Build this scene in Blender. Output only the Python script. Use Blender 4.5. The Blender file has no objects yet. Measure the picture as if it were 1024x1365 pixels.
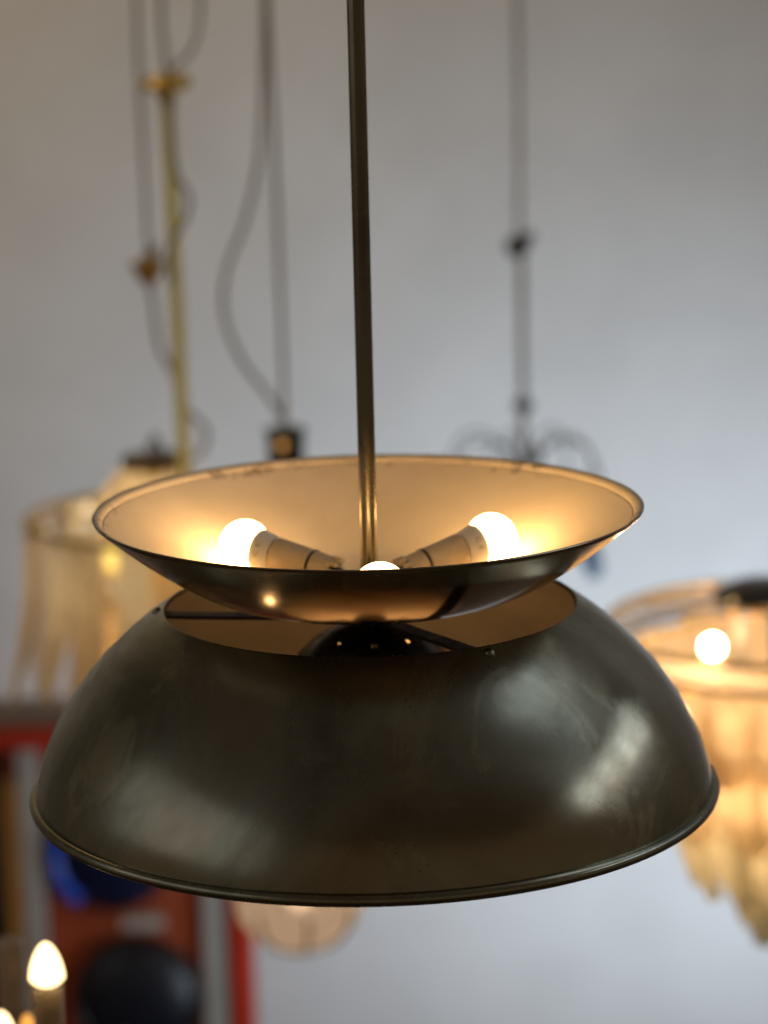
import bpy, bmesh, math, random
from math import sin, cos, pi, radians, sqrt
from mathutils import Vector, Matrix
random.seed(7)
S = bpy.context.scene
COL = S.collection

# ------------------------------------------------------------------ camera
FPX, CAMY, CAMZ = 3680.5, -1.9296, 0.6191
PITCH, YAW, ROLL = 0.21262, 0.00594, 0.02312
RU, ZU = 0.1964, 0.2056          # rim of the upper bowl
CP = Vector((0, CAMY, CAMZ))
CF = Vector((sin(YAW) * cos(PITCH), cos(YAW) * cos(PITCH), -sin(PITCH)))
r0 = CF.cross(Vector((0, 0, 1))).normalized()
u0 = r0.cross(CF)
CR = cos(ROLL) * r0 - sin(ROLL) * u0
CU = sin(ROLL) * r0 + cos(ROLL) * u0
cd = bpy.data.cameras.new('camera')
cam = bpy.data.objects.new('camera', cd)
COL.objects.link(cam)
M3 = Matrix((CR, CU, -CF)).transposed()
cam.matrix_world = Matrix.Translation(CP) @ M3.to_4x4()
cd.sensor_fit = 'HORIZONTAL'
cd.sensor_width = 24.0
cd.lens = FPX / 1024 * 24.0
cd.clip_end = 100
cd.clip_start = 0.05
cd.dof.use_dof = True
cd.dof.focus_distance = 1.83
cd.dof.aperture_fstop = 3.4
S.camera = cam

# ------------------------------------------------------------------ world, lamps, exposure
W = bpy.data.worlds.new('World')
S.world = W
W.use_nodes = True
bg = W.node_tree.nodes['Background']
bg.inputs['Color'].default_value = (1.0, 0.72, 0.44, 1)
bg.inputs['Strength'].default_value = 0.11
S.view_settings.view_transform = 'Standard'
S.view_settings.look = 'None'
S.view_settings.exposure = 0
S.view_settings.gamma = 1
S.cycles.use_denoising = True
S.cycles.max_bounces = 10
S.cycles.transparent_max_bounces = 24
S.cycles.sample_clamp_indirect = 6


def area(name, loc, target, sx, sy, radiance, color):
    l = bpy.data.lights.new(name, 'AREA')
    l.shape = 'RECTANGLE'
    l.size, l.size_y = sx, sy
    l.energy = radiance * pi * sx * sy
    l.color = color
    o = bpy.data.objects.new(name, l)
    COL.objects.link(o)
    o.location = loc
    o.rotation_euler = (Vector(target) - Vector(loc)).to_track_quat('-Z', 'Y').to_euler()
    return o


COOL = (0.80, 0.90, 1.0)
# a row of high window panes on the right of the room
for i in range(4):
    y = -0.75 + i * 0.95
    area('window_light', (4.0, y, 1.66), (0.0, y, 1.66), 0.74, 0.70, 2.7, COOL)
# added one-sided cool lamp, low on the right, that lights the far wall
dl = area('far_wall_fill', (1.55, 1.95, -1.35), (0.40, 3.5, -0.90), 1.2, 1.0, 2.6, (0.73, 0.86, 1.0))
dl.data.spread = radians(77)
# grey sheen on the dome: added area lamps under the ceiling and at left
area('ceiling_fill', (1.7, 0.45, 2.36), (1.5, 0.35, 0.0), 1.5, 2.1, 0.85, COOL)
area('left_fill', (-3.6, -1.5, 1.25), (0.0, 0.0, 0.1), 4.6, 1.9, 0.32, (0.95, 0.97, 1.0))
# unseen warm lamp of the shop, added high on the left to tint the wall
area('added_warm_lamp', (-1.3, 2.0, 1.9), (-0.4, 3.5, 0.0), 0.6, 0.6, 8.0, (1.0, 0.66, 0.26))


# ------------------------------------------------------------------ helpers
def pt(px, py, y):
    """point of the vertical plane at depth y that the photograph shows at px, py"""
    d = CF + CR * ((px - 512) / FPX) - CU * ((py - 682.5) / FPX)
    return CP + d * ((y - CAMY) / d.y)


def kpx(y):
    return (y - CAMY) / FPX


class MB:
    def __init__(self):
        self.v, self.f = [], []

    def add(self, vs, fs):
        n = len(self.v)
        self.v += [tuple(v) for v in vs]
        self.f += [tuple(i + n for i in f) for f in fs]
        return self

    def box(self, c, s, rot=None):
        vs = []
        for dx in (-.5, .5):
            for dy in (-.5, .5):
                for dz in (-.5, .5):
                    p = Vector((dx * s[0], dy * s[1], dz * s[2]))
                    if rot is not None:
                        p = rot @ p
                    vs.append(p + Vector(c))
        return self.add(vs, [(0, 1, 3, 2), (4, 6, 7, 5), (0, 4, 5, 1), (2, 3, 7, 6), (0, 2, 6, 4), (1, 5, 7, 3)])

    def lathe(self, prof, n=48, loc=(0, 0, 0), mat=None, closed=False, skip=None):
        """prof: list of (r, z); closed joins the last ring to the first"""
        base = len(self.v)
        loc = Vector(loc)
        ids = []
        for (r, z) in prof:
            if r < 1e-6:
                p = Vector((0, 0, z))
                self.v.append(tuple(((mat @ p) if mat else p) + loc))
                ids.append([len(self.v) - 1] * n)
            else:
                row = []
                for i in range(n):
                    a = 2 * pi * i / n
                    p = Vector((r * cos(a), r * sin(a), z))
                    self.v.append(tuple(((mat @ p) if mat else p) + loc))
                    row.append(len(self.v) - 1)
                ids.append(row)
        m = len(ids)
        for j in range(m if closed else m - 1):
            A, B = ids[j], ids[(j + 1) % m]
            for i in range(n):
                if skip and skip(j, i):
                    continue
                q = [A[i], A[(i + 1) % n], B[(i + 1) % n], B[i]]
                q2 = []
                for x in q:
                    if x not in q2:
                        q2.append(x)
                if len(q2) > 2:
                    self.f.append(tuple(q2))
        return self

    def tube(self, pts, r, n=10, cap=True):
        pts = [Vector(p) for p in pts]
        rs = r if isinstance(r, (list, tuple)) else [r] * len(pts)
        t0 = (pts[1] - pts[0]).normalized()
        nrm = t0.orthogonal().normalized()
        rings = []
        for i, p in enumerate(pts):
            t = (pts[min(i + 1, len(pts) - 1)] - pts[max(i - 1, 0)]).normalized()
            nrm = (nrm - t * nrm.dot(t)).normalized()
            b = t.cross(nrm)
            rings.append([p + (nrm * cos(2 * pi * k / n) + b * sin(2 * pi * k / n)) * rs[i] for k in range(n)])
        vs = [v for ring in rings for v in ring]
        fs = []
        for i in range(len(pts) - 1):
            for k in range(n):
                k2 = (k + 1) % n
                fs.append((i * n + k, i * n + k2, (i + 1) * n + k2, (i + 1) * n + k))
        if cap:
            fs.append(tuple(range(n))[::-1])
            fs.append(tuple((len(pts) - 1) * n + k for k in range(n)))
        return self.add(vs, fs)

    def mesh(self, name, mat, smooth=True, bevel=0, autosm=40):
        me = bpy.data.meshes.new(name)
        me.from_pydata(self.v, [], self.f)
        bm = bmesh.new()
        bm.from_mesh(me)
        if bevel:
            bmesh.ops.bevel(bm, geom=bm.edges[:], offset=bevel, segments=2, affect='EDGES', profile=.6)
        bmesh.ops.recalc_face_normals(bm, faces=bm.faces[:])
        if smooth:
            for f in bm.faces:
                f.smooth = True
            for e in bm.edges:
                if len(e.link_faces) == 2 and e.calc_face_angle(0) > radians(autosm):
                    e.smooth = False
        bm.to_mesh(me)
        bm.free()
        me.materials.append(mat)
        return me

    def build(self, name, mat, parent=None, loc=None, **kw):
        return put(name, self.mesh(name, mat, **kw), parent, loc)


def put(name, me, parent=None, loc=None):
    o = bpy.data.objects.new(name, me)
    COL.objects.link(o)
    if parent is not None:
        o.parent = parent
    if loc is not None:
        o.location = loc
    return o


def thing(name, label, cat, loc=(0, 0, 0)):
    o = bpy.data.objects.new(name, None)
    COL.objects.link(o)
    o.empty_display_size = 0.05
    o.location = loc
    o['label'] = label
    o['category'] = cat
    return o


def spline(pts, sub=8):
    """Catmull-Rom through pts"""
    P = [Vector(p) for p in pts]
    P = [P[0] * 2 - P[1]] + P + [P[-1] * 2 - P[-2]]
    out = []
    for i in range(1, len(P) - 2):
        a, b, c, d = P[i - 1:i + 3]
        for k in range(sub):
            t = k / sub
            out.append(.5 * ((2 * b) + (c - a) * t + (2 * a - 5 * b + 4 * c - d) * t * t + (3 * b - a - 3 * c + d) * t ** 3))
    out.append(P[-2])
    return out


# ------------------------------------------------------------------ materials
def new_mat(name):
    m = bpy.data.materials.new(name)
    m.use_nodes = True
    nt = m.node_tree
    nt.nodes.clear()
    out = nt.nodes.new('ShaderNodeOutputMaterial')
    return m, nt, out


def N(nt, t, **kw):
    n = nt.nodes.new(t)
    for k, v in kw.items():
        if k in n.inputs:
            n.inputs[k].default_value = v
        else:
            setattr(n, k, v)
    return n


def noise(nt, scale, detail=4, rough=.55, dist=0, vec=None, dim=None):
    n = N(nt, 'ShaderNodeTexNoise')
    n.inputs['Scale'].default_value = scale
    n.inputs['Detail'].default_value = detail
    n.inputs['Roughness'].default_value = rough
    n.inputs['Distortion'].default_value = dist
    if vec is None:
        tc = N(nt, 'ShaderNodeTexCoord')
        vec = tc.outputs['Object']
    nt.links.new(vec, n.inputs['Vector'])
    return n.outputs['Fac']


def ramp(nt, fac, stops, interp='LINEAR'):
    r = N(nt, 'ShaderNodeValToRGB')
    r.color_ramp.interpolation = interp
    e = r.color_ramp.elements
    while len(e) < len(stops):
        e.new(.5)
    for x, (p, c) in zip(e, stops):
        x.position = p
        x.color = (c, c, c, 1) if isinstance(c, (int, float)) else (*c, 1)
    nt.links.new(fac, r.inputs['Fac'])
    return r.outputs['Color']


def math_n(nt, op, a, b=None, clamp=False):
    n = N(nt, 'ShaderNodeMath', operation=op, use_clamp=clamp)
    for i, x in enumerate((a, b)):
        if x is None:
            continue
        if isinstance(x, (int, float)):
            n.inputs[i].default_value = x
        else:
            nt.links.new(x, n.inputs[i])
    return n.outputs[0]


def mixc(nt, fac, a, b):
    n = N(nt, 'ShaderNodeMix', data_type='RGBA')
    for i, x in ((0, fac), (6, a), (7, b)):
        if isinstance(x, (int, float)):
            n.inputs[i].default_value = x
        elif isinstance(x, tuple):
            n.inputs[i].default_value = (*x, 1)
        else:
            nt.links.new(x, n.inputs[i])
    return n.outputs[2]


def pbr(name, c1, c2=None, rough=.5, rough2=None, metal=0, scale=20, bump=0, bscale=150, coat=0, detail=4):
    m, nt, out = new_mat(name)
    p = N(nt, 'ShaderNodeBsdfPrincipled')
    nt.links.new(p.outputs[0], out.inputs[0])
    p.inputs['Metallic'].default_value = metal
    p.inputs['Coat Weight'].default_value = coat
    f = noise(nt, scale, detail)
    c = ramp(nt, f, [(.35, c1), (.65, c2 or c1)])
    nt.links.new(c, p.inputs['Base Color'])
    if rough2 is None:
        p.inputs['Roughness'].default_value = rough
    else:
        f2 = noise(nt, scale * 1.7, detail)
        nt.links.new(ramp(nt, f2, [(.35, rough), (.65, rough2)]), p.inputs['Roughness'])
    if bump:
        b = N(nt, 'ShaderNodeBump')
        b.inputs['Strength'].default_value = bump
        b.inputs['Distance'].default_value = .001
        nt.links.new(noise(nt, bscale, 3), b.inputs['Height'])
        nt.links.new(b.outputs[0], p.inputs['Normal'])
    return m


def aged_metal(name, light, dark, r1, r2, seed=0.0):
    """old plated steel: brown cloudy patina, clear-edged tarnish, pits and scuffs"""
    m, nt, out = new_mat(name)
    p = N(nt, 'ShaderNodeBsdfPrincipled')
    nt.links.new(p.outputs[0], out.inputs[0])
    p.inputs['Metallic'].default_value = 1
    tc = N(nt, 'ShaderNodeTexCoord')
    mp = N(nt, 'ShaderNodeMapping')
    mp.inputs['Location'].default_value = (seed, seed * .7, seed * .3)
    nt.links.new(tc.outputs['Object'], mp.inputs['Vector'])
    v = mp.outputs[0]
    cloud = noise(nt, 5, 6, .62, .7, v)
    col = ramp(nt, cloud, [(.38, dark), (.62, light)])
    red = ramp(nt, noise(nt, 4.2, 3, .5, .8, v), [(.48, 0.0), (.68, 1.0)])
    col = mixc(nt, math_n(nt, 'MULTIPLY', red, .75), col, tuple(a * b for a, b in zip(dark, (1.25, .84, .60))))
    tarn = noise(nt, 9, 8, .68, 1.1, v)
    tm = ramp(nt, tarn, [(.56, 0.0), (.62, 1.0)])
    warm = tuple(a * b for a, b in zip(light, (1.22, 1.15, 1.02)))
    col = mixc(nt, math_n(nt, 'MULTIPLY', tm, .30), col, warm)
    pit = noise(nt, 420, 2, .5, 0, v)
    pm = math_n(nt, 'MULTIPLY', ramp(nt, pit, [(.70, 0.0), (.75, 1.0)]), ramp(nt, noise(nt, 14, 3, .6, 0, v), [(.5, 0.0), (.64, 1.0)]))
    col = mixc(nt, math_n(nt, 'MULTIPLY', pm, .7), col, (.03, .022, .015))
    nt.links.new(col, p.inputs['Base Color'])
    fine = noise(nt, 60, 6, .7, 0, v)
    rr = math_n(nt, 'ADD', ramp(nt, cloud, [(.35, r2), (.65, r1)]), math_n(nt, 'MULTIPLY', fine, .08))
    rr = math_n(nt, 'ADD', rr, math_n(nt, 'MULTIPLY', tm, .05))
    rr = math_n(nt, 'ADD', rr, math_n(nt, 'MULTIPLY', pm, .3))
    nt.links.new(rr, p.inputs['Roughness'])
    b = N(nt, 'ShaderNodeBump')
    b.inputs['Strength'].default_value = .06
    b.inputs['Distance'].default_value = .002
    h = math_n(nt, 'ADD', noise(nt, 24, 4, .6, 0, v), math_n(nt, 'MULTIPLY', pm, -.6))
    nt.links.new(h, b.inputs['Height'])
    nt.links.new(b.outputs[0], p.inputs['Normal'])
    return m


def cream_paint():
    """old cream enamel, chipped to dark metal close to the turned rim"""
    m, nt, out = new_mat('cream_enamel')
    p = N(nt, 'ShaderNodeBsdfPrincipled')
    nt.links.new(p.outputs[0], out.inputs[0])
    tc = N(nt, 'ShaderNodeTexCoord')
    sp = N(nt, 'ShaderNodeSeparateXYZ')
    nt.links.new(tc.outputs['Object'], sp.inputs[0])
    rad = math_n(nt, 'SQRT', math_n(nt, 'ADD', math_n(nt, 'MULTIPLY', sp.outputs[0], sp.outputs[0]),
                                    math_n(nt, 'MULTIPLY', sp.outputs[1], sp.outputs[1])))
    f = noise(nt, 18, 6, .65)
    col = ramp(nt, f, [(.3, (.70, .59, .42)), (.7, (.78, .68, .51))])
    near = ramp(nt, rad, [(.1835, 0.0), (.1885, 1.0)])
    hi = ramp(nt, noise(nt, 70, 5, .7), [(.50, 0.0), (.58, 1.0)])
    big = ramp(nt, noise(nt, 9, 2, .5), [(.46, 0.0), (.58, 1.0)])
    chip = math_n(nt, 'MULTIPLY', math_n(nt, 'MULTIPLY', near, hi), big)
    col = mixc(nt, math_n(nt, 'MULTIPLY', chip, .8), col, (.10, .06, .03))
    speck = ramp(nt, noise(nt, 160, 2, .5), [(.73, 0.0), (.78, 1.0)])
    col = mixc(nt, math_n(nt, 'MULTIPLY', speck, .35), col, (.3, .2, .1))
    nt.links.new(col, p.inputs['Base Color'])
    nt.links.new(ramp(nt, f, [(.3, .38), (.7, .55)]), p.inputs['Roughness'])
    b = N(nt, 'ShaderNodeBump')
    b.inputs['Strength'].default_value = .08
    b.inputs['Distance'].default_value = .001
    nt.links.new(noise(nt, 120, 4), b.inputs['Height'])
    nt.links.new(b.outputs[0], p.inputs['Normal'])
    return m


def glow(name, color, strength):
    m, nt, out = new_mat(name)
    e = N(nt, 'ShaderNodeEmission')
    e.inputs[0].default_value = (*color, 1)
    e.inputs[1].default_value = strength
    nt.links.new(e.outputs[0], out.inputs[0])
    return m


def frosted(name, c1, c2, transp=.25, gloss=.12, rough=.25, scale=14, diff=.25):
    """thin Murano-type glass: scatters lamp light through, lets some pass straight"""
    m, nt, out = new_mat(name)
    f = noise(nt, scale, 4, .6, .5)
    col = ramp(nt, f, [(.35, c1), (.65, c2)])
    tl = N(nt, 'ShaderNodeBsdfTranslucent')
    df = N(nt, 'ShaderNodeBsdfDiffuse')
    tp = N(nt, 'ShaderNodeBsdfTransparent')
    gl = N(nt, 'ShaderNodeBsdfGlossy')
    gl.inputs['Roughness'].default_value = rough
    for n in (tl, df, tp):
        nt.links.new(col, n.inputs[0])
    def mx(fac, a, b):
        n = N(nt, 'ShaderNodeMixShader')
        n.inputs[0].default_value = fac
        nt.links.new(a.outputs[0], n.inputs[1])
        nt.links.new(b.outputs[0], n.inputs[2])
        return n
    s = mx(gloss, mx(transp, mx(diff, tl, df), tp), gl)
    nt.links.new(s.outputs[0], out.inputs[0])
    return m


M_METAL = aged_metal('aged_bronze_plate', (.37, .378, .305), (.175, .178, .138), .13, .30, 0.0)
M_BOWL = aged_metal('aged_bronze_bowl', (.40, .33, .225), (.28, .23, .16), .10, .18, 3.1)
M_ROD = aged_metal('aged_rod_metal', (.20, .185, .14), (.12, .108, .08), .15, .3, 5.3)
M_CREAM = cream_paint()
M_PLATE = pbr('reflector_plate_paint', (.62, .54, .42), (.70, .62, .49), .45, .6, scale=16)
M_DOMEIN = pbr('dome_inside_paint', (.13, .105, .075), (.18, .145, .10), .45, .6, scale=16)
M_BLACK = pbr('black_enamel', (.012, .011, .010), (.02, .018, .016), .22, .35, scale=40)
M_ARM = pbr('blackened_steel', (.018, .016, .013), (.03, .026, .02), .4, .55, metal=.4, scale=60, bump=.2)
M_CARD = pbr('yellowed_socket_sleeve', (.52, .42, .27), (.62, .52, .36), .5, .7, scale=60, bump=.25)
M_COLLAR = pbr('white_plastic', (.72, .70, .66), (.76, .74, .70), .4, .5, scale=40)
M_INK = pbr('grey_print', (.25, .25, .25), None, .6)
M_BULB = glow('lit_warm_bulb', (1.0, .58, .23), 31)
M_BULBLOW = glow('lit_warm_bulb_below', (1.0, .58, .24), 34)
M_WALL = pbr('white_plaster', (.72, .715, .70), (.78, .775, .76), .85, .95, scale=5, bump=.3, bscale=60)
M_FLOOR = pbr('brown_floorboards', (.10, .065, .04), (.16, .10, .06), .4, .6, scale=3)
M_CEIL = pbr('ceiling_plaster', (.55, .52, .47), (.62, .59, .54), .9, .95, scale=4)

# ------------------------------------------------------------------ setting
def struct(o):
    o['kind'] = 'structure'
    return o


FLOORZ, CEILZ, WALLY = -2.15, 2.4, 3.5
struct(MB().box((0, WALLY + .06, (FLOORZ + CEILZ) / 2), (10, .12, CEILZ - FLOORZ - .01)).build('wall', M_WALL, smooth=False))
struct(MB().box((0, -1, FLOORZ - .05), (10, 9.2, .1)).build('floor', M_FLOOR, smooth=False))
struct(MB().box((0, -1, CEILZ + .05), (10, 9.2, .1)).build('ceiling', M_CEIL, smooth=False))

# ------------------------------------------------------------------ main lamp
lamp = thing('pendant_lamp', 'large dark bronze pendant lamp with a wide dome under a shallow bowl holding lit bulbs', 'pendant lamp', (0, 0, 0))
DA, DH, DE, OR_ = .2455, .18, 1.65, .15


def dome_r(z):
    return DA * sqrt(max(0, 1 - (z / DH) ** DE))


OZ = DH * (1 - (OR_ / DA) ** 2) ** (1 / DE)
outer = [(dome_r(OZ * i / 44), OZ * i / 44) for i in range(45)]
outer += [(OR_ - .0006, OZ + .0004), (OR_ - .0016, OZ + .0003)]
inner = [(r - .0018, z - .0006) for r, z in reversed(outer[:-2])]
dome = MB().lathe(outer + inner, 160, closed=True).build('lower_dome', M_METAL, lamp)
lin = [(dome_r(OZ * i / 30) - .0022, OZ * i / 30 - .0012) for i in range(1, 31)]
lin2 = [(r - .0008, z - .0003) for r, z in reversed(lin)]
MB().lathe(lin + lin2, 96, closed=True).build('dome_lining', M_DOMEIN, dome)
bead = [(.2462 + .0043 * cos(a), .0002 + .0043 * sin(a)) for a in [2 * pi * i / 16 for i in range(16)]]
MB().lathe(bead, 160, closed=True).build('rim_bead', M_METAL, dome)


def bowl_z(r):
    t = (r - .10) / (RU - .10)
    t = .5 * (t + sqrt(t * t + .012)) / 1.003          # straight flank, soft bend into the flat bottom
    return ZU - .061 * (1 - t ** 1.4)


rr = [RU * i / 50 for i in range(51)]
outer = [(r, bowl_z(r)) for r in rr]
inner = [(r, bowl_z(r) + .0016) for r in reversed(rr[:-1])]
inner[0] = (inner[0][0], inner[0][1] + .0)
bowl = MB().lathe(outer + [(RU + .0003, ZU + .0007), (RU - .0004, ZU + .0013), (RU - .0012, ZU + .0008)] + inner, 160).build('upper_bowl', M_BOWL, lamp)
top = [(r, bowl_z(r) + .0026) for r in [.1885 * i / 40 for i in range(41)]]
low = [(r, bowl_z(r) + .0020) for r in reversed([.1885 * i / 40 for i in range(41)])]
MB().lathe(top + low, 128).build('bowl_lining', M_CREAM, bowl)
band = [(.1893, bowl_z(.1893) + .0019), (.1897, bowl_z(.1897) + .0033), (.1915, bowl_z(.1915) + .0036), (.194, bowl_z(.194) + .0032),
        (.1954, bowl_z(.1954) + .0021), (.1956, bowl_z(.1956) + .0014)]
MB().lathe(band, 128).build('rim_band', M_CREAM, bowl)

# rod and collar
MB().lathe([(.0062, ZU + .08 - .15), (.0062, CEILZ - .05)], 28).build('rod', M_ROD, lamp)
MB().lathe([(.0058, .1345), (.0076, .135), (.0078, .137), (.0078, .1405), (.0072, .142), (.0066, .1425), (.0068, .1425), (.0068, .152), (.0061, .1526)], 28).build('rod_collar', M_ROD, lamp)
MB().lathe([(.0, CEILZ), (.05, CEILZ), (.05, CEILZ - .02), (.02, CEILZ - .055), (.0, CEILZ - .055)], 32).build('ceiling_cup', M_ROD, lamp)


# bulbs with their sleeves
def axis_mat(az, tilt):
    d = Vector((cos(az) * cos(tilt), sin(az) * cos(tilt), sin(tilt)))
    return d, d.to_track_quat('Z', 'Y').to_matrix()




def bulb_set(az, tilt, rad, z, glowmat, marks=False, sleeve=True, GR=.0190):
    d, mt = axis_mat(az, tilt)
    c = Vector((cos(az) * rad, sin(az) * rad, z))
    prof = []
    a0 = radians(52)
    for i in range(25):
        a = pi - a0 - (pi - a0) * i / 24          # from neck to pole
        prof.append((GR * sin(a), GR * cos(a)))
    g = MB().lathe([(0, prof[0][1])] + prof, 40, c, mt).build('bulb', glowmat, lamp)
    n0 = prof[0]
    col = [(n0[0] + .0003, n0[1] + .0004), (n0[0] + .0008, n0[1] - .0006), (.0150, n0[1] - .004), (.0138, n0[1] - .0105), (.0122, n0[1] - .0135), (.0, n0[1] - .0136)]
    MB().lathe(col, 40, c, mt).build('bulb_collar', M_COLLAR, g)
    if not sleeve:
        return
    z0 = n0[1] - .0150
    sl = [(.0, z0), (.0125, z0), (.0132, z0 - .0008), (.0118, z0 - .030), (.0106, z0 - .0312), (.0106, z0 - .0322), (.0116, z0 - .0330), (.0104, z0 - .0470), (.0, z0 - .0470)]
    s = MB().lathe(sl, 36, c, mt).build('socket_sleeve', M_CARD, lamp)
    MB().lathe([(.0108, z0 - .0311), (.0121, z0 - .0313), (.0121, z0 - .0326), (.0108, z0 - .0328)], 32, c, mt).build('groove_ring', M_ARM, s)
    rim = MB()
    for i in range(9):
        a = 2 * pi * i / 9 + .3
        rim.box(c + mt @ Vector((.0095 * cos(a), .0095 * sin(a), z0 - .0485 - .0012 * (i % 3))), (.004, .003, .006 + .002 * (i % 2)), mt @ Matrix.Rotation(a, 3, 'Z'))
    rim.build('frayed_end', M_CARD, s, smooth=False)
    # bracket that carries the socket, bolted to the bowl
    foot = Vector((cos(az) * .022, sin(az) * .022, bowl_z(.022) + .003))
    MB().tube([c + d * (z0 - .046), (c + d * (z0 - .053)) , foot + Vector((0, 0, .004)), foot], .0042, 12).build('socket_bracket', M_ARM, s)
    if marks:
        up = Vector((0, -1, .35)).normalized()
        # two printed letters that follow the collar
        for k, ch in enumerate('CE'):
            cu = bpy.data.curves.new('print', 'FONT')
            cu.body = ch
            cu.size = .0062
            cu.extrude = .00005
            cu.align_x = 'CENTER'
            cu.align_y = 'CENTER'
            to = bpy.data.objects.new('tmp', cu)
            COL.objects.link(to)
            dg = bpy.context.evaluated_depsgraph_get()
            me = bpy.data.meshes.new_from_object(to.evaluated_get(dg))
            bpy.data.objects.remove(to)
            me.materials.clear()
            me.materials.append(M_INK)
            toward = (CP - c).normalized()
            side = (toward - d * toward.dot(d)).normalized()
            ang = (k - .5) * .42
            nrm = Matrix.Rotation(ang * (1 if marks > 0 else -1), 3, d) @ side
            pos = c + d * (n0[1] - .0060) + nrm * .01495
            yv = d * (1 if marks > 0 else 1)
            yv = (yv - nrm * yv.dot(nrm)).normalized()
            xv = yv.cross(nrm)
            R = Matrix((xv, yv, nrm)).transposed()
            me.transform(Matrix.Translation(pos) @ R.to_4x4())
            put('printed_mark', me, g)


bulb_set(radians(150), radians(9.5), .1050, ZU - .0372, M_BULB, 1)
bulb_set(radians(30), radians(11), .1040, ZU - .0368, M_BULB, 1)
bulb_set(radians(-86), radians(9.5), .1020, ZU - .0352, M_BULB)

# black slotted cap under the bowl, the carrying arms, the bulbs below
CRAD, CC = .0700, .0530


def capskip(j, i):
    return j in (7,) and i % 12 in (0, 1)


cp = [(CRAD * cos(a), CC + CRAD * sin(a)) for a in [radians(36 + 50 * k / 16) for k in range(17)]] + [(0.004, CC + CRAD)]
cap = MB().lathe(cp, 96, skip=capskip).build('black_cap', M_BLACK, lamp)
MB().lathe([(r - .0012 if r > .01 else r, z - .0012) for r, z in cp], 96, skip=capskip).build('cap_lining', M_PLATE, cap)
for az in (radians(178), radians(-59), radians(62)):
    d = Vector((cos(az), sin(az), 0))
    s = Vector((-sin(az), cos(az), 0))
    path = [(.004, .1262), (.06, .1268), (.120, .1282), (.143, .1290), (.150, .1298), (.157, .1266), (.164, .1222)]
    if az > 3:
        path = [(r, z - .0) for r, z in path]
    vs, fs = [], []
    for k, (r, z) in enumerate(path):
        w = .0062
        for a, b in ((-w, -.0013), (w, -.0013), (w, .0013), (-w, .0013)):
            vs.append(d * r + s * a + Vector((0, 0, z + b)))
    for k in range(len(path) - 1):
        for q in range(4):
            q2 = (q + 1) % 4
            fs.append((k * 4 + q, k * 4 + q2, k * 4 + 4 + q2, k * 4 + 4 + q))
    fs += [(3, 2, 1, 0), tuple(len(vs) - 4 + q for q in range(4))]
    arm = MB().add(vs, fs).build('arm', M_ARM, lamp, smooth=False)
    zr = .1325
    rr_ = dome_r(zr)
    nrm = Vector((d.x * .62, d.y * .62, .78)).normalized()
    mt = nrm.to_track_quat('Z', 'Y').to_matrix()
    MB().lathe([(.0036, -.001), (.0036, .0004), (.0030, .0014), (.0018, .0021), (0, .0023)], 20, d * rr_ + Vector((0, 0, zr)), mt).build('rivet', M_METAL, arm)
MB().lathe([(0, .026), (.088, .026), (.092, .023), (.092, .020), (.088, .018), (0, .018)], 64).build('reflector_plate', M_PLATE, lamp)  # unseen plate added as a reflector for the gold band under the bowl
MB().lathe([(.016, .026), (.016, .085), (.0, .086)], 24).build('hub', M_ARM, lamp)
bulb_set(radians(82), radians(-4), .098, .040, M_BULBLOW, GR=.0125)
bulb_set(radians(199), radians(-4), .104, .048, M_BULBLOW, GR=.0045, sleeve=False)  # tiny bulb added for the glint on the bowl underside
for az in (35, 145):
    q = Vector((.034 * cos(radians(az)), .034 * sin(radians(az)), .058))
    b_ = MB().lathe([(.011 * sin(pi * i / 12), -.011 * cos(pi * i / 12)) for i in range(13)], 24, q).build('bulb', M_BULBLOW, lamp)
    MB().lathe([(0, -.010), (.0075, -.011), (.0075, -.031), (0, -.031)], 20, q).build('bulb_collar', M_COLLAR, b_)

# ------------------------------------------------------------------ background: shared materials
M_CORD = pbr('grey_cord', (.22, .205, .18), (.27, .25, .22), .7, .8, scale=80)
M_PALECORD = pbr('clear_flex', (.26, .235, .20), (.32, .29, .25), .5, .6, scale=80)
M_PIANO = pbr('polished_black_metal', (.16, .16, .17), (.2, .2, .21), .08, .14, metal=1, scale=20)
M_WIRE = pbr('grey_wire', (.07, .07, .07), (.10, .10, .10), .4, .5, metal=.4, scale=40)
M_BRASS = pbr('brass', (.66, .46, .12), (.76, .56, .18), .25, .38, metal=.7, scale=30)
M_GILT = None
M_CUP = pbr('old_brass_cup', (.34, .22, .07), (.46, .31, .10), .3, .42, metal=.7, scale=30)
M_DARKB = pbr('dark_brass', (.10, .065, .025), (.16, .11, .04), .3, .45, metal=.8, scale=40)
M_GUN = pbr('black_steel', (.02, .02, .02), (.035, .033, .03), .25, .4, metal=.5, scale=40)
M_GILT = frosted('pale_yellow_glass_tube', (.97, .92, .50), (.99, .95, .60), .16, .10, .2)
M_AMBW = frosted('white_slab_glass', (.93, .89, .82), (.98, .96, .92), .35, .12, .15)
M_AMBD = frosted('brown_slab_glass', (.72, .58, .40), (.86, .74, .56), .25, .10, .2)
M_AMB = frosted('amber_slab_glass', (.88, .80, .68), (.96, .92, .84), .30, .10, .2)
M_ORG = frosted('honey_leaf_glass', (.94, .84, .70), (.99, .93, .82), .08, .09, .2)
M_OLV = frosted('smoky_leaf_glass', (.78, .78, .70), (.88, .87, .80), .15, .08, .2)
M_CLR = frosted('clear_band_glass', (.92, .86, .80), (.98, .94, .90), .72, .12, .15, diff=.1)
M_PEACH = frosted('peach_globe_glass', (.95, .86, .78), (.98, .91, .84), .10, .07, .2)
M_BLUEG = frosted('blue_drop_glass', (.42, .60, .80), (.50, .68, .85), .4, .1, .15)
M_BGLOW = glow('lit_lamp_yellow', (1.0, .73, .38), 22)
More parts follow.
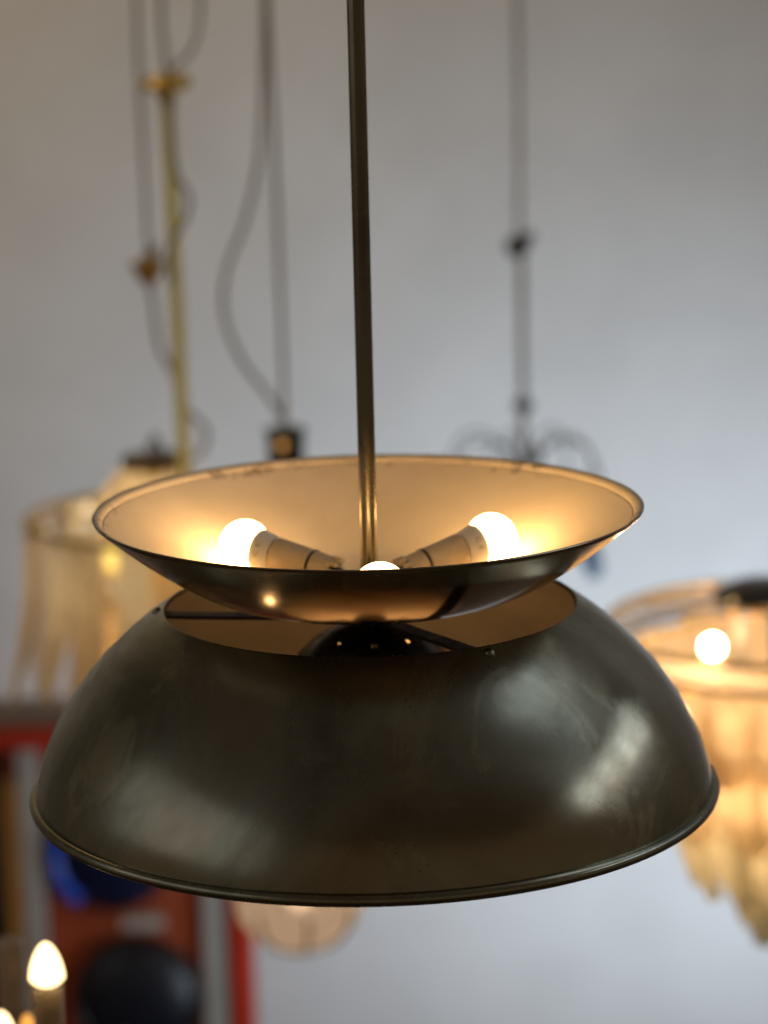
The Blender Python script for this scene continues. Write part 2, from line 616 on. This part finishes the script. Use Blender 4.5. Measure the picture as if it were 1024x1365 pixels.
M_OGLOW = glow('lit_lamp_orange', (1.0, .63, .30), 95)
M_DIMO = glow('dim_lamp_orange', (1.0, .45, .14), 1.6)
M_CGLOW = glow('lit_candle_bulb', (1.0, .72, .36), 3.2)


def leaf_mesh(name, mat, w, h, curl, seed):
    """thick rippled glass leaf hanging from its top edge, curling outwards below"""
    rnd = random.Random(seed)
    nx, nz = 4, 7
    F, B = [], []
    ph = rnd.random() * 6
    for j in range(nz + 1):
        t = j / nz
        ww = w * (.80 + .28 * sin(pi * min(1, t * 1.05)) + (.05 * sin(9 * t + ph)))
        for i in range(nx + 1):
            u = i / nx - .5
            tip = (.10 * h * (1 - (2 * u) ** 2) + .02 * h * sin(11 * u + ph)) * t
            x = u * ww
            y = -curl * t ** 2.4 + .012 * sin(3.2 * t * 2 + ph) * t * .35 + .25 * w * (2 * u) ** 2 * .5 + (.0028 if i % 2 else 0)
            F.append(Vector((x, y, -h * t * .95 - tip)))
            B.append(Vector((x, y + .006, -h * t * .95 - tip)))
    n = len(F)
    fs = []
    for j in range(nz):
        for i in range(nx):
            a = j * (nx + 1) + i
            fs.append((a, a + 1, a + nx + 2, a + nx + 1))
            fs.append((n + a + nx + 1, n + a + nx + 2, n + a + 1, n + a))
    loop = [i for i in range(nx + 1)] + [j * (nx + 1) + nx for j in range(1, nz + 1)] + [nz * (nx + 1) + i for i in range(nx - 1, -1, -1)] + [j * (nx + 1) for j in range(nz - 1, 0, -1)]
    for k in range(len(loop)):
        a, b = loop[k], loop[(k + 1) % len(loop)]
        fs.append((b, a, n + a, n + b))
    return MB().add(F + B, fs).mesh(name, mat, autosm=60)


def leaf_tier(root, meshes, rad, z, n, off=0.0, lean=0.0, name='glass_leaf', jit=.012):
    for k in range(n):
        a = 2 * pi * (k + off) / n
        o = put(name, meshes[k % len(meshes)], root)
        q = rad + random.uniform(-.5, .5) * jit
        o.location = (q * cos(a), q * sin(a), z + random.uniform(-1, 1) * jit * .6 - .003)
        o.rotation_euler = (lean + random.uniform(-.06, .05), random.uniform(-.08, .08), a + pi / 2 + random.uniform(-.25, .25))


def ring(rad, z, r, mat, root, name='ring', n=64):
    prof = [(rad + r * cos(2 * pi * i / 10), z + r * sin(2 * pi * i / 10)) for i in range(10)]
    return MB().lathe(prof, n, closed=True).build(name, mat, root)


def small_bulb(root, p, r, mat, name='bulb'):
    prof = [(r * sin(pi * i / 12), -r * cos(pi * i / 12)) for i in range(13)]
    return MB().lathe(prof, 20, p).build(name, mat, root)


def local(root, P):
    return Vector(P) - Vector(root.location)


# ------------------------------------------------------------------ left glass-slab chandelier
YA = 1.95
kA = kpx(YA)
a0 = pt(207, 640, YA)
A = thing('glass_chandelier', 'cream and amber glass-slab chandelier glowing yellow behind the left of the bronze lamp', 'chandelier', a0)


def zl(root, px, py, y):
    return pt(px, py, y).z - root.location.z


RA = 178 * kA
zt = zl(A, 207, 690, YA)
slabs = [leaf_mesh('glass_slab', m_, .050, h_, .030, s) for s, m_, h_ in ((1, M_AMB, .225), (2, M_AMBW, .205), (3, M_AMB, .240), (8, M_AMBW, .23), (9, M_AMBD, .215))]
leaf_tier(A, slabs, RA, zt, 18, .2, 0, 'glass_slab', .026)
slabs2 = [leaf_mesh('glass_slab', m_, .052, .20, .02, s) for s, m_ in ((4, M_AMB), (5, M_AMBW), (10, M_AMBD))]
leaf_tier(A, slabs2, RA * .66, zl(A, 207, 780, YA), 13, .5, 0, 'glass_slab', .026)
slabs3 = [leaf_mesh('glass_slab', M_AMB, .05, .16, .01, s) for s in (6, 7)]
leaf_tier(A, slabs3, RA * .40, zl(A, 207, 880, YA), 8, .1, 0, 'glass_slab', .026)
ring(RA, zt, .006, M_BRASS, A, 'frame_ring')
ring(RA * .66, zl(A, 207, 780, YA), .006, M_BRASS, A, 'frame_ring')
ring(RA * .40, zl(A, 207, 880, YA), .006, M_BRASS, A, 'frame_ring')
ztop = zl(A, 207, 614, YA)
MB().lathe([(.012, ztop - .40), (.012, ztop - .01), (0, ztop - .01)], 16).build('stem', M_BRASS, A)
MB().lathe([(0, ztop + .008), (.044, ztop + .008), (.048, ztop + .004), (.048, ztop - .004), (.044, ztop - .009), (0, ztop - .009)], 36).build('top_plate', M_DARKB, A)
dm = [(.046, ztop - .012), (.060, ztop - .022), (.078, ztop - .045), (.086, ztop - .075), (.088, ztop - .105)]
MB().lathe(dm + [(r - .003, z - .002) for r, z in reversed(dm)], 40, closed=True).build('glass_dome', M_AMB, A)
for k in range(6):
    a = 2 * pi * k / 6 + .2
    MB().tube([(0, 0, zt + .0), (.5 * RA * cos(a), .5 * RA * sin(a), zt + .01), (RA * cos(a), RA * sin(a), zt)], .004, 8).build('spoke', M_BRASS, A)
small_bulb(A, local(A, pt(150, 746, YA - .12)), .015, glow('dim_lamp_yellow', (1.0, .68, .16), 1.5))
for (px, py, dy) in ((262, 770, -.05), (245, 730, .07), (300, 760, .05), (180, 850, -.02), (206, 690, 0.0)):
    small_bulb(A, local(A, pt(px, py, YA + dy)), .017 if px > 100 else .011, M_BGLOW)
cup0 = pt(198, 352, YA)


def brass_cup(root, P, s, mat, name='cord_cup'):
    p = local(root, P)
    prof = [(.0, .012), (.008, .012), (.012, .006), (.026, .002), (.027, -.002), (.020, -.010), (.012, -.026), (.005, -.032), (0, -.033)]
    return MB().lathe([(r * s, z * s) for r, z in prof], 28, p).build(name, mat, root)


cup = brass_cup(A, cup0, 1.0, M_CUP)
MB().tube([local(A, cup0) + Vector((.004, 0, .010)), local(A, cup0) + Vector((.012, -.008, .026))], [.009, .005], 10).build('cord_grip', M_CUP, cup)
cords = [(183, -250), (182, 0), (188, 150), (196, 300), (199, 352)]
MB().tube(spline([local(A, pt(x, y, YA)) for x, y in cords]), .0034, 8).build('cord', M_CORD, A)
cords = [(200, 380), (206, 420), (212, 462), (232, 500), (243, 540), (262, 558), (276, 580), (262, 608), (215, 614)]
MB().tube(spline([local(A, pt(x, y, YA - .02)) for x, y in cords]), .0038, 8).build('cord', M_PALECORD, A)
MB().tube(spline([local(A, pt(x, y, YA)) for x, y in ((202, 612), (200, 596), (206, 582), (214, 596), (213, 612))]), .004, 8).build('hanging_loop', M_CORD, A)

# ------------------------------------------------------------------ gilt rod pendant
YG = 1.75
g0 = pt(247, 650, YG)
G = thing('rod_pendant', 'pale yellow tube pendant with a brass cup near its top and a cord wound round', 'pendant lamp', g0)
gt = pt(222, 112, YG)
gx = Vector((0, 0, gt.z - g0.z))
tilt = local(G, gt)
MB().tube([(tilt.x * 1, 0, tilt.z), (tilt.x * .5, 0, tilt.z * .5), (0, 0, -.02)], .0095, 14).build('rod', M_GILT, G)
c = local(G, gt)
MB().lathe([(0, .014), (.010, .014), (.014, .008), (.030, .004), (.033, 0), (.028, -.004), (.014, -.012), (.011, -.024), (0, -.025)], 32, c).build('ceiling_cup', M_BRASS, G)
small_bulb(G, c + Vector((.022, -.018, .004)), .012, M_BRASS, 'cup_ear')
small_bulb(G, c + Vector((-.026, -.014, .002)), .009, M_BRASS, 'cup_ear')
MB().tube(spline([local(G, pt(x, y, YG)) for x, y in ((214, -250), (215, 0), (219, 60), (222, 98))]), .0034, 8).build('cord', M_CORD, G)
MB().tube(spline([local(G, pt(x, y, YG)) for x, y in ((266, -60), (267, 20), (258, 62), (240, 84), (226, 96))]), .003, 8).build('cord_tail', M_PALECORD, G)
MB().tube(spline([local(G, pt(x, y, YG - .015)) for x, y in ((226, 120), (228, 180), (236, 235), (251, 258), (250, 285), (236, 310), (225, 335), (228, 380))]), .0036, 8).build('cord', M_PALECORD, G)
MB().lathe([(0, -.01), (.02, -.012), (.026, -.03), (.026, -.06), (0, -.06)], 24).build('socket_cup', M_BRASS, G)
MB().lathe([(.03 * sin(pi * i / 12) + .0, -.085 - .03 * cos(pi - pi * i / 12)) for i in range(13)], 24).build('glass_globe', M_PEACH, G)

# ------------------------------------------------------------------ black-capped globe pendant
YB = 1.9
kB = kpx(YB)
b0 = pt(381, 592, YB)
Bp = thing('globe_pendant', 'tall black-capped pendant whose ribbed peach glass globe shows below the bronze dome', 'pendant lamp', b0)
MB().lathe([(0, .022), (.030, .022), (.031, .019), (.027, .014), (.0255, -.030), (.0, -.030)], 36).build('black_cap', M_GUN, Bp)
small_bulb(Bp, (-.004, -.0265, .003), .0062, glow('amber_glint_glow', (1.0, .48, .14), .8), 'amber_glint')  # glowing dot stands in for the bulbs' reflection on the glossy cap
zb1 = zl(Bp, 402, 1196, YB)
MB().lathe([(.008, -.03), (.008, zb1 + .06)], 16).build('stem', M_GUN, Bp)


def ribbed(root, zc, R, H, mat, name):
    n, m = 72, 20
    vs, fs = [], []
    for j in range(m + 1):
        t = pi * (.06 + .88 * j / m)
        for i in range(n):
            a = 2 * pi * i / n
            r = R * sin(t) * (1 + .035 * abs(sin(a * 9)))
            vs.append((r * cos(a), r * sin(a), zc + H * cos(t)))
    for j in range(m):
        for i in range(n):
            fs.append((j * n + i, j * n + (i + 1) % n, (j + 1) * n + (i + 1) % n, (j + 1) * n + i))
    return MB().add(vs, fs).build(name, mat, root, autosm=70)


RB = 88 * kB
for k, zz in enumerate((zb1, zb1 + .17, zb1 + .34)):
    g = ribbed(Bp, zz, RB, 74 * kB, M_PEACH, 'glass_globe')
    MB().lathe([(0, zz - 76 * kB), (.030, zz - 75 * kB), (.034, zz - 72 * kB), (.030, zz - 69 * kB), (0, zz - 69 * kB)], 28).build('bottom_ring', M_GUN, g)
    small_bulb(g, (0, 0, zz), .017, glow('lit_inner_bulb', (1.0, .70, .44), 11), 'bulb')
for k in range(8):
    a = 2 * pi * k / 8 + .15
    MB().tube([((RB + .003) * sin(t) * cos(a), (RB + .003) * sin(t) * sin(a), zb1 + (74 * kB + .002) * cos(t)) for t in [pi * (.5 + .42 * q / 8) for q in range(9)]], .0028, 6).build('rib_wire', M_DARKB, Bp)
MB().tube(spline([local(Bp, pt(x, y, YB)) for x, y in ((352, -250), (357, 0), (366, 200), (374, 400), (380, 574))]), .0037, 8).build('cord', M_CORD, Bp)
MB().tube(spline([local(Bp, pt(x, y, YB - .02)) for x, y in ((346, -250), (352, 0), (347, 190), (328, 290), (302, 360), (299, 420), (322, 480), (360, 530), (386, 574))]), .0038, 8).build('cord', M_PALECORD, Bp)

# ------------------------------------------------------------------ wire chandelier on the right
YW = 2.5
kW = kpx(YW)
w0 = pt(698, 600, YW)
Wc = thing('wire_chandelier', 'thin black wire chandelier with looping arms behind the right rim of the bronze bowl', 'chandelier', w0)
zc = zl(Wc, 692, 325, YW)
MB().lathe([(.0060, -.10), (.0060, zc)], 12).build('rod', M_CORD, Wc)
MB().tube(spline([local(Wc, pt(x, y, YW)) for x, y in ((688, -250), (690, 0), (692, 160), (692, 318))]), .0042, 8).build('cord', M_CORD, Wc)
cc = Vector((0, 0, zc))
MB().lathe([(0, .012), (.010, .010), (.020, .0), (.018, -.010), (.010, -.020), (0, -.022)], 24, cc + Vector((-.006, 0, 0))).build('cord_cup', M_GUN, Wc)
MB().tube([cc + Vector((-.022, 0, -.004)), cc + Vector((.008, -.008, .008)), cc + Vector((.018, -.01, .016))], [.010, .010, .008], 10).build('clamp', M_GUN, Wc)
MB().lathe([(.006, .012), (.014, .008), (.016, .0), (.014, -.008), (.006, -.012)], 20, (0, 0, zl(Wc, 697, 541, YW))).build('collar', M_GUN, Wc)
for k in range(8):
    a = 2 * pi * (k + .25) / 8
    sc_ = 1.0 if k % 2 else .82
    P = []
    for (r, z) in ((.004, -.06), (.03, -.018), (.065, .012), (.105, .012), (.135, -.02), (.14, -.07), (.115, -.115), (.085, -.12), (.07, -.09)):
        P.append(Vector((r * cos(a) * sc_, r * sin(a) * sc_, z * sc_ + .008)))
    arm = MB().tube(spline(P, 5), .0024, 7).build('arm', M_WIRE, Wc)
    e = P[4]
    MB().lathe([(0, .0), (.006, -.01), (.014, -.035), (.016, -.05), (.010, -.064), (0, -.068)], 14, Vector((.13 * cos(a) * sc_, .13 * sin(a) * sc_, -.135))).build('glass_drop', M_BLUEG, arm)

# ------------------------------------------------------------------ right glass-leaf chandelier
YD = 1.45
kD = kpx(YD)
d0 = pt(1040, 830, YD)
D = thing('glass_chandelier', 'big round chandelier of honey-coloured glass leaves lit orange at the right edge', 'chandelier', d0)
RD = 238 * kD
ring(RD, 0, .0045, M_BRASS, D, 'frame_ring', 80)
ring(RD * .97, -.035, .004, M_DARKB, D, 'frame_ring', 80)
bandp = [(RD, -.002), (RD * .99, -.018), (RD * .975, -.034)]
bo = MB().lathe(bandp + [(r - .003, z) for r, z in reversed(bandp)], 80, closed=True).build('glass_band', M_CLR, D)
for k in range(6):
    a = 2 * pi * (k + .35) / 6
    MB().tube([(.02 * cos(a), .02 * sin(a), .025), (RD * .5 * cos(a), RD * .5 * sin(a), .012), (RD * cos(a), RD * sin(a), 0)], .0028, 7).build('spoke', M_BRASS, D)
L1 = [leaf_mesh('glass_leaf', M_ORG, .068, .125, -.035, s) for s in (11, 12, 13)]
L2 = [leaf_mesh('glass_leaf', M_ORG, .064, .125, -.03, s) for s in (14, 15)]
L3 = [leaf_mesh('glass_leaf', M_OLV, .060, .130, -.03, s) for s in (16, 17)]
L4 = [leaf_mesh('glass_leaf', M_OLV, .05, .120, -.02, s) for s in (18, 19)]
zz = lambda py: zl(D, 1040, py, YD)
leaf_tier(D, L1, RD * .965, -.036, 22, 0)
leaf_tier(D, L2, RD * .80, zz(960), 17, .4)
leaf_tier(D, L3, RD * .62, zz(1040), 13, .2)
leaf_tier(D, L4, RD * .34, zz(1112), 8, .1)
for f_, py in ((.80, 960), (.62, 1040), (.34, 1130)):
    ring(RD * f_, zz(py), .004, M_BRASS, D, 'frame_ring', 48)
MB().lathe([(.010, -.34), (.010, .05)], 14).build('stem', M_GUN, D)
pc = local(D, pt(1016, 794, YD - .03))
MB().lathe([(0, .022), (.030, .020), (.056, .010), (.064, 0), (.060, -.008), (.03, -.014), (0, -.015)], 40, pc).build('canopy_disc', M_PIANO, D)
for (px, py, dy, r) in ((950, 862, -.15, .0125), (1075, 862, -.12, .0125)):
    bb = small_bulb(D, local(D, pt(px, py, YD + dy)), r, M_OGLOW)
for px, py in ((978, 820), (1006, 823)):
    small_bulb(D, local(D, pt(px, py, YD - .04)), .0065, M_DIMO)
for k in range(5):
    a = 2 * pi * (k + .62) / 5
    small_bulb(D, (RD * .50 * cos(a), RD * .50 * sin(a) + .02, -.165), .014, M_OGLOW)
MB().tube([(0, 0, .04), (0.02, 0, CEILZ - d0.z)], .004, 8).build('cord', M_CORD, D)

# ------------------------------------------------------------------ red cabinet on the left
YC = 2.9
kC = kpx(YC)
M_RED = pbr('red_lacquer', (.56, .036, .016), (.64, .046, .02), .35, .5, scale=12)
M_MAROON = pbr('dark_red_panel', (.34, .055, .013), (.40, .070, .018), .5, .6, scale=8)
M_TRIM = pbr('pale_grey_trim', (.40, .39, .36), (.46, .45, .42), .6, .7, scale=20)
M_WOODC = pbr('brown_wood_top', (.13, .085, .055), (.17, .115, .075), .5, .6, scale=10)
M_OCHRE = pbr('ochre_wood', (.34, .15, .025), (.42, .19, .03), .5, .6, scale=10)
M_NAVY = pbr('navy_black_gloss', (.006, .008, .014), (.010, .013, .024), .3, .4, scale=6)
M_NAVYB = pbr('deep_blue_gloss', (.006, .010, .035), (.008, .014, .055), .2, .3, scale=6)
M_BLUEHI = pbr('blue_highlight', (.02, .08, .60), (.03, .11, .75), .15, .25, scale=6)
M_CHROME = pbr('chrome', (.6, .62, .66), None, .15, metal=1)
cb = Vector((pt(180, 1160, YC).x, YC, FLOORZ))
Cb = thing('display_cabinet', 'red lacquered cabinet with pale trim strips and two round navy black discs on its front', 'cabinet', cb)
ztopc = pt(60, 962, YC).z - FLOORZ
xl = lambda px: pt(px, 1180, YC).x - cb.x


def cbox(name, px0, px1, z0, z1, y0, y1, mat, parent=Cb, bevel=.002):
    x0, x1 = xl(px0), xl(px1)
    return MB().box(((x0 + x1) / 2, (y0 + y1) / 2, (z0 + z1) / 2), (x1 - x0, y1 - y0, z1 - z0)).build(name, mat, parent, bevel=bevel)


rail = 40 * kC
cbox('carcass', -58, 333, .0, ztopc - .004, .03, .115, M_MAROON)
cbox('top_board', -85, 350, ztopc, ztopc + .012, -.035, .125, M_WOODC)
cbox('top_rail', -36, 305.5, ztopc - rail, ztopc - .002, .0, .0275, M_RED)
cbox('stile', 306, 336, .0, ztopc - .002, -.004, .0275, M_RED)
cbox('stile', -66, -36.5, .0, ztopc - .002, -.004, .0275, M_RED)
cbox('trim_strip', 268, 299, .0, ztopc - rail - .002, .008, .0285, M_TRIM)
cbox('trim_strip', 30, 58, .0, ztopc - rail - .002, .008, .0285, M_TRIM)
cbox('ochre_strip', 8, 29.5, .0, ztopc - rail - .06, .012, .0285, M_OCHRE)
cbox('dark_strip', -36, 7.5, .0, ztopc - rail - .002, .014, .0285, M_GUN)
for (px, py, r, mat2) in ((148, 1142, 84, M_BLUEHI), (183, 1334, 90, M_GUN)):
    P = pt(px, py, YC) - cb
    mt = Matrix.Rotation(pi / 2, 3, 'X')
    R = r * kC
    prof = [(R, .0), (R, .012), (R * .96, .020), (R * .8, .034), (R * .5, .047), (R * .22, .052), (0, .053)]
    dsc = MB().lathe(prof, 56, (P.x, .029, P.z), mt).build('round_disc', M_NAVYB if mat2 is M_BLUEHI else M_NAVY, Cb)
    if mat2 is M_BLUEHI:
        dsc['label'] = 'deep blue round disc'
    arc = (100, 235) if mat2 is M_BLUEHI else (0, 359)
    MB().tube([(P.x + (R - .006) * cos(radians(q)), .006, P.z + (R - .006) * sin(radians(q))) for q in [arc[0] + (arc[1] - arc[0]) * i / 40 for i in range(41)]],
              .016 if mat2 is M_BLUEHI else .008, 10).build('disc_rim_or_glint', mat2, dsc)  # blue arc imitates a highlight on the left of the upper disc
P = pt(192, 1222, YC) - cb
MB().box((P.x, -.028, P.z), (.075, .03, .022)).build('pale_highlight', M_TRIM, Cb, bevel=.004)  # pale block imitates a blurred highlight between the discs

# ------------------------------------------------------------------ candle chandelier, lower left
YK = .22
kK = kpx(YK)
k0 = pt(10, 1480, YK)
K = thing('candle_chandelier', 'brass chandelier with a lit candle bulb and clear glass tubes in the bottom left corner', 'chandelier', k0)
M_TUBE = frosted('clear_tube_glass', (.80, .72, .62), (.90, .82, .72), .62, .2, .12, diff=.1)


M_DIM = glow('dim_candle_bulb', (1.0, .42, .08), 1.3)


def candle(px, py, y, r, h, lit=M_CGLOW):
    """px, py: the foot of the bulb"""
    P = local(K, pt(px, py, y))
    k = kpx(y)
    R = r * k
    H = h * k
    slv = MB().lathe([(0, .002), (R * .50, .002), (R * .50, -.09), (0, -.09)], 24, P).build('candle_sleeve', M_BRASS, K)
    ot = [(R * .86, -.002), (R * .86, -.095)]
    MB().lathe(ot + [(R * .78, -.095), (R * .78, -.002)], 32, P, closed=True).build('glass_sleeve', M_TUBE, slv)
    MB().lathe([(0, -.088), (R * 1.3, -.086), (R * 1.5, -.08), (R * 1.55, -.083), (R * 1.2, -.096), (0, -.10)], 28, P).build('drip_pan', M_BRASS, slv)
    if lit:
        prof = [(0, -.0015), (R * .55, -.0005), (R * .86, .003)]
        for i in range(15):
            t = i / 14
            prof.append((R * (1 - t ** 1.9) ** .62 * (1 - .08 * t), .0055 + (H - .0055) * t))
        MB().lathe(prof, 36, P).build('candle_bulb', lit, K)
    e = P + Vector((0, 0, -.095))
    MB().tube(spline([e, e + Vector((0, 0, -.02)), Vector((e.x * .5, e.y * .5, e.z - .05)), Vector((0, 0, e.z - .03))]), .005, 8).build('arm', M_BRASS, K)


candle(63, 1312, YK, 25.5, 64)
candle(3, 1384, YK + .06, 18, 42)
candle(37, 1376, YK + .22, 10, 28, M_DIM)
P = local(K, pt(15, 1300, YK + .30))
tp = MB().lathe([(.0125, .035), (.0125, -.10), (.0108, -.10), (.0108, .035)], 28, P, closed=True).build('glass_tube', M_TUBE, K)
MB().lathe([(0, -.028), (.0088, -.028), (.0095, -.032), (.0095, -.10), (0, -.10)], 24, P).build('tube_core', M_COLLAR, tp)
MB().lathe([(0, -.02), (.010, -.02), (.014, -.05), (.012, -.09), (.022, -.12), (.014, -.16), (0, -.17)], 28, (0, 0, -.02)).build('hub', M_BRASS, K)
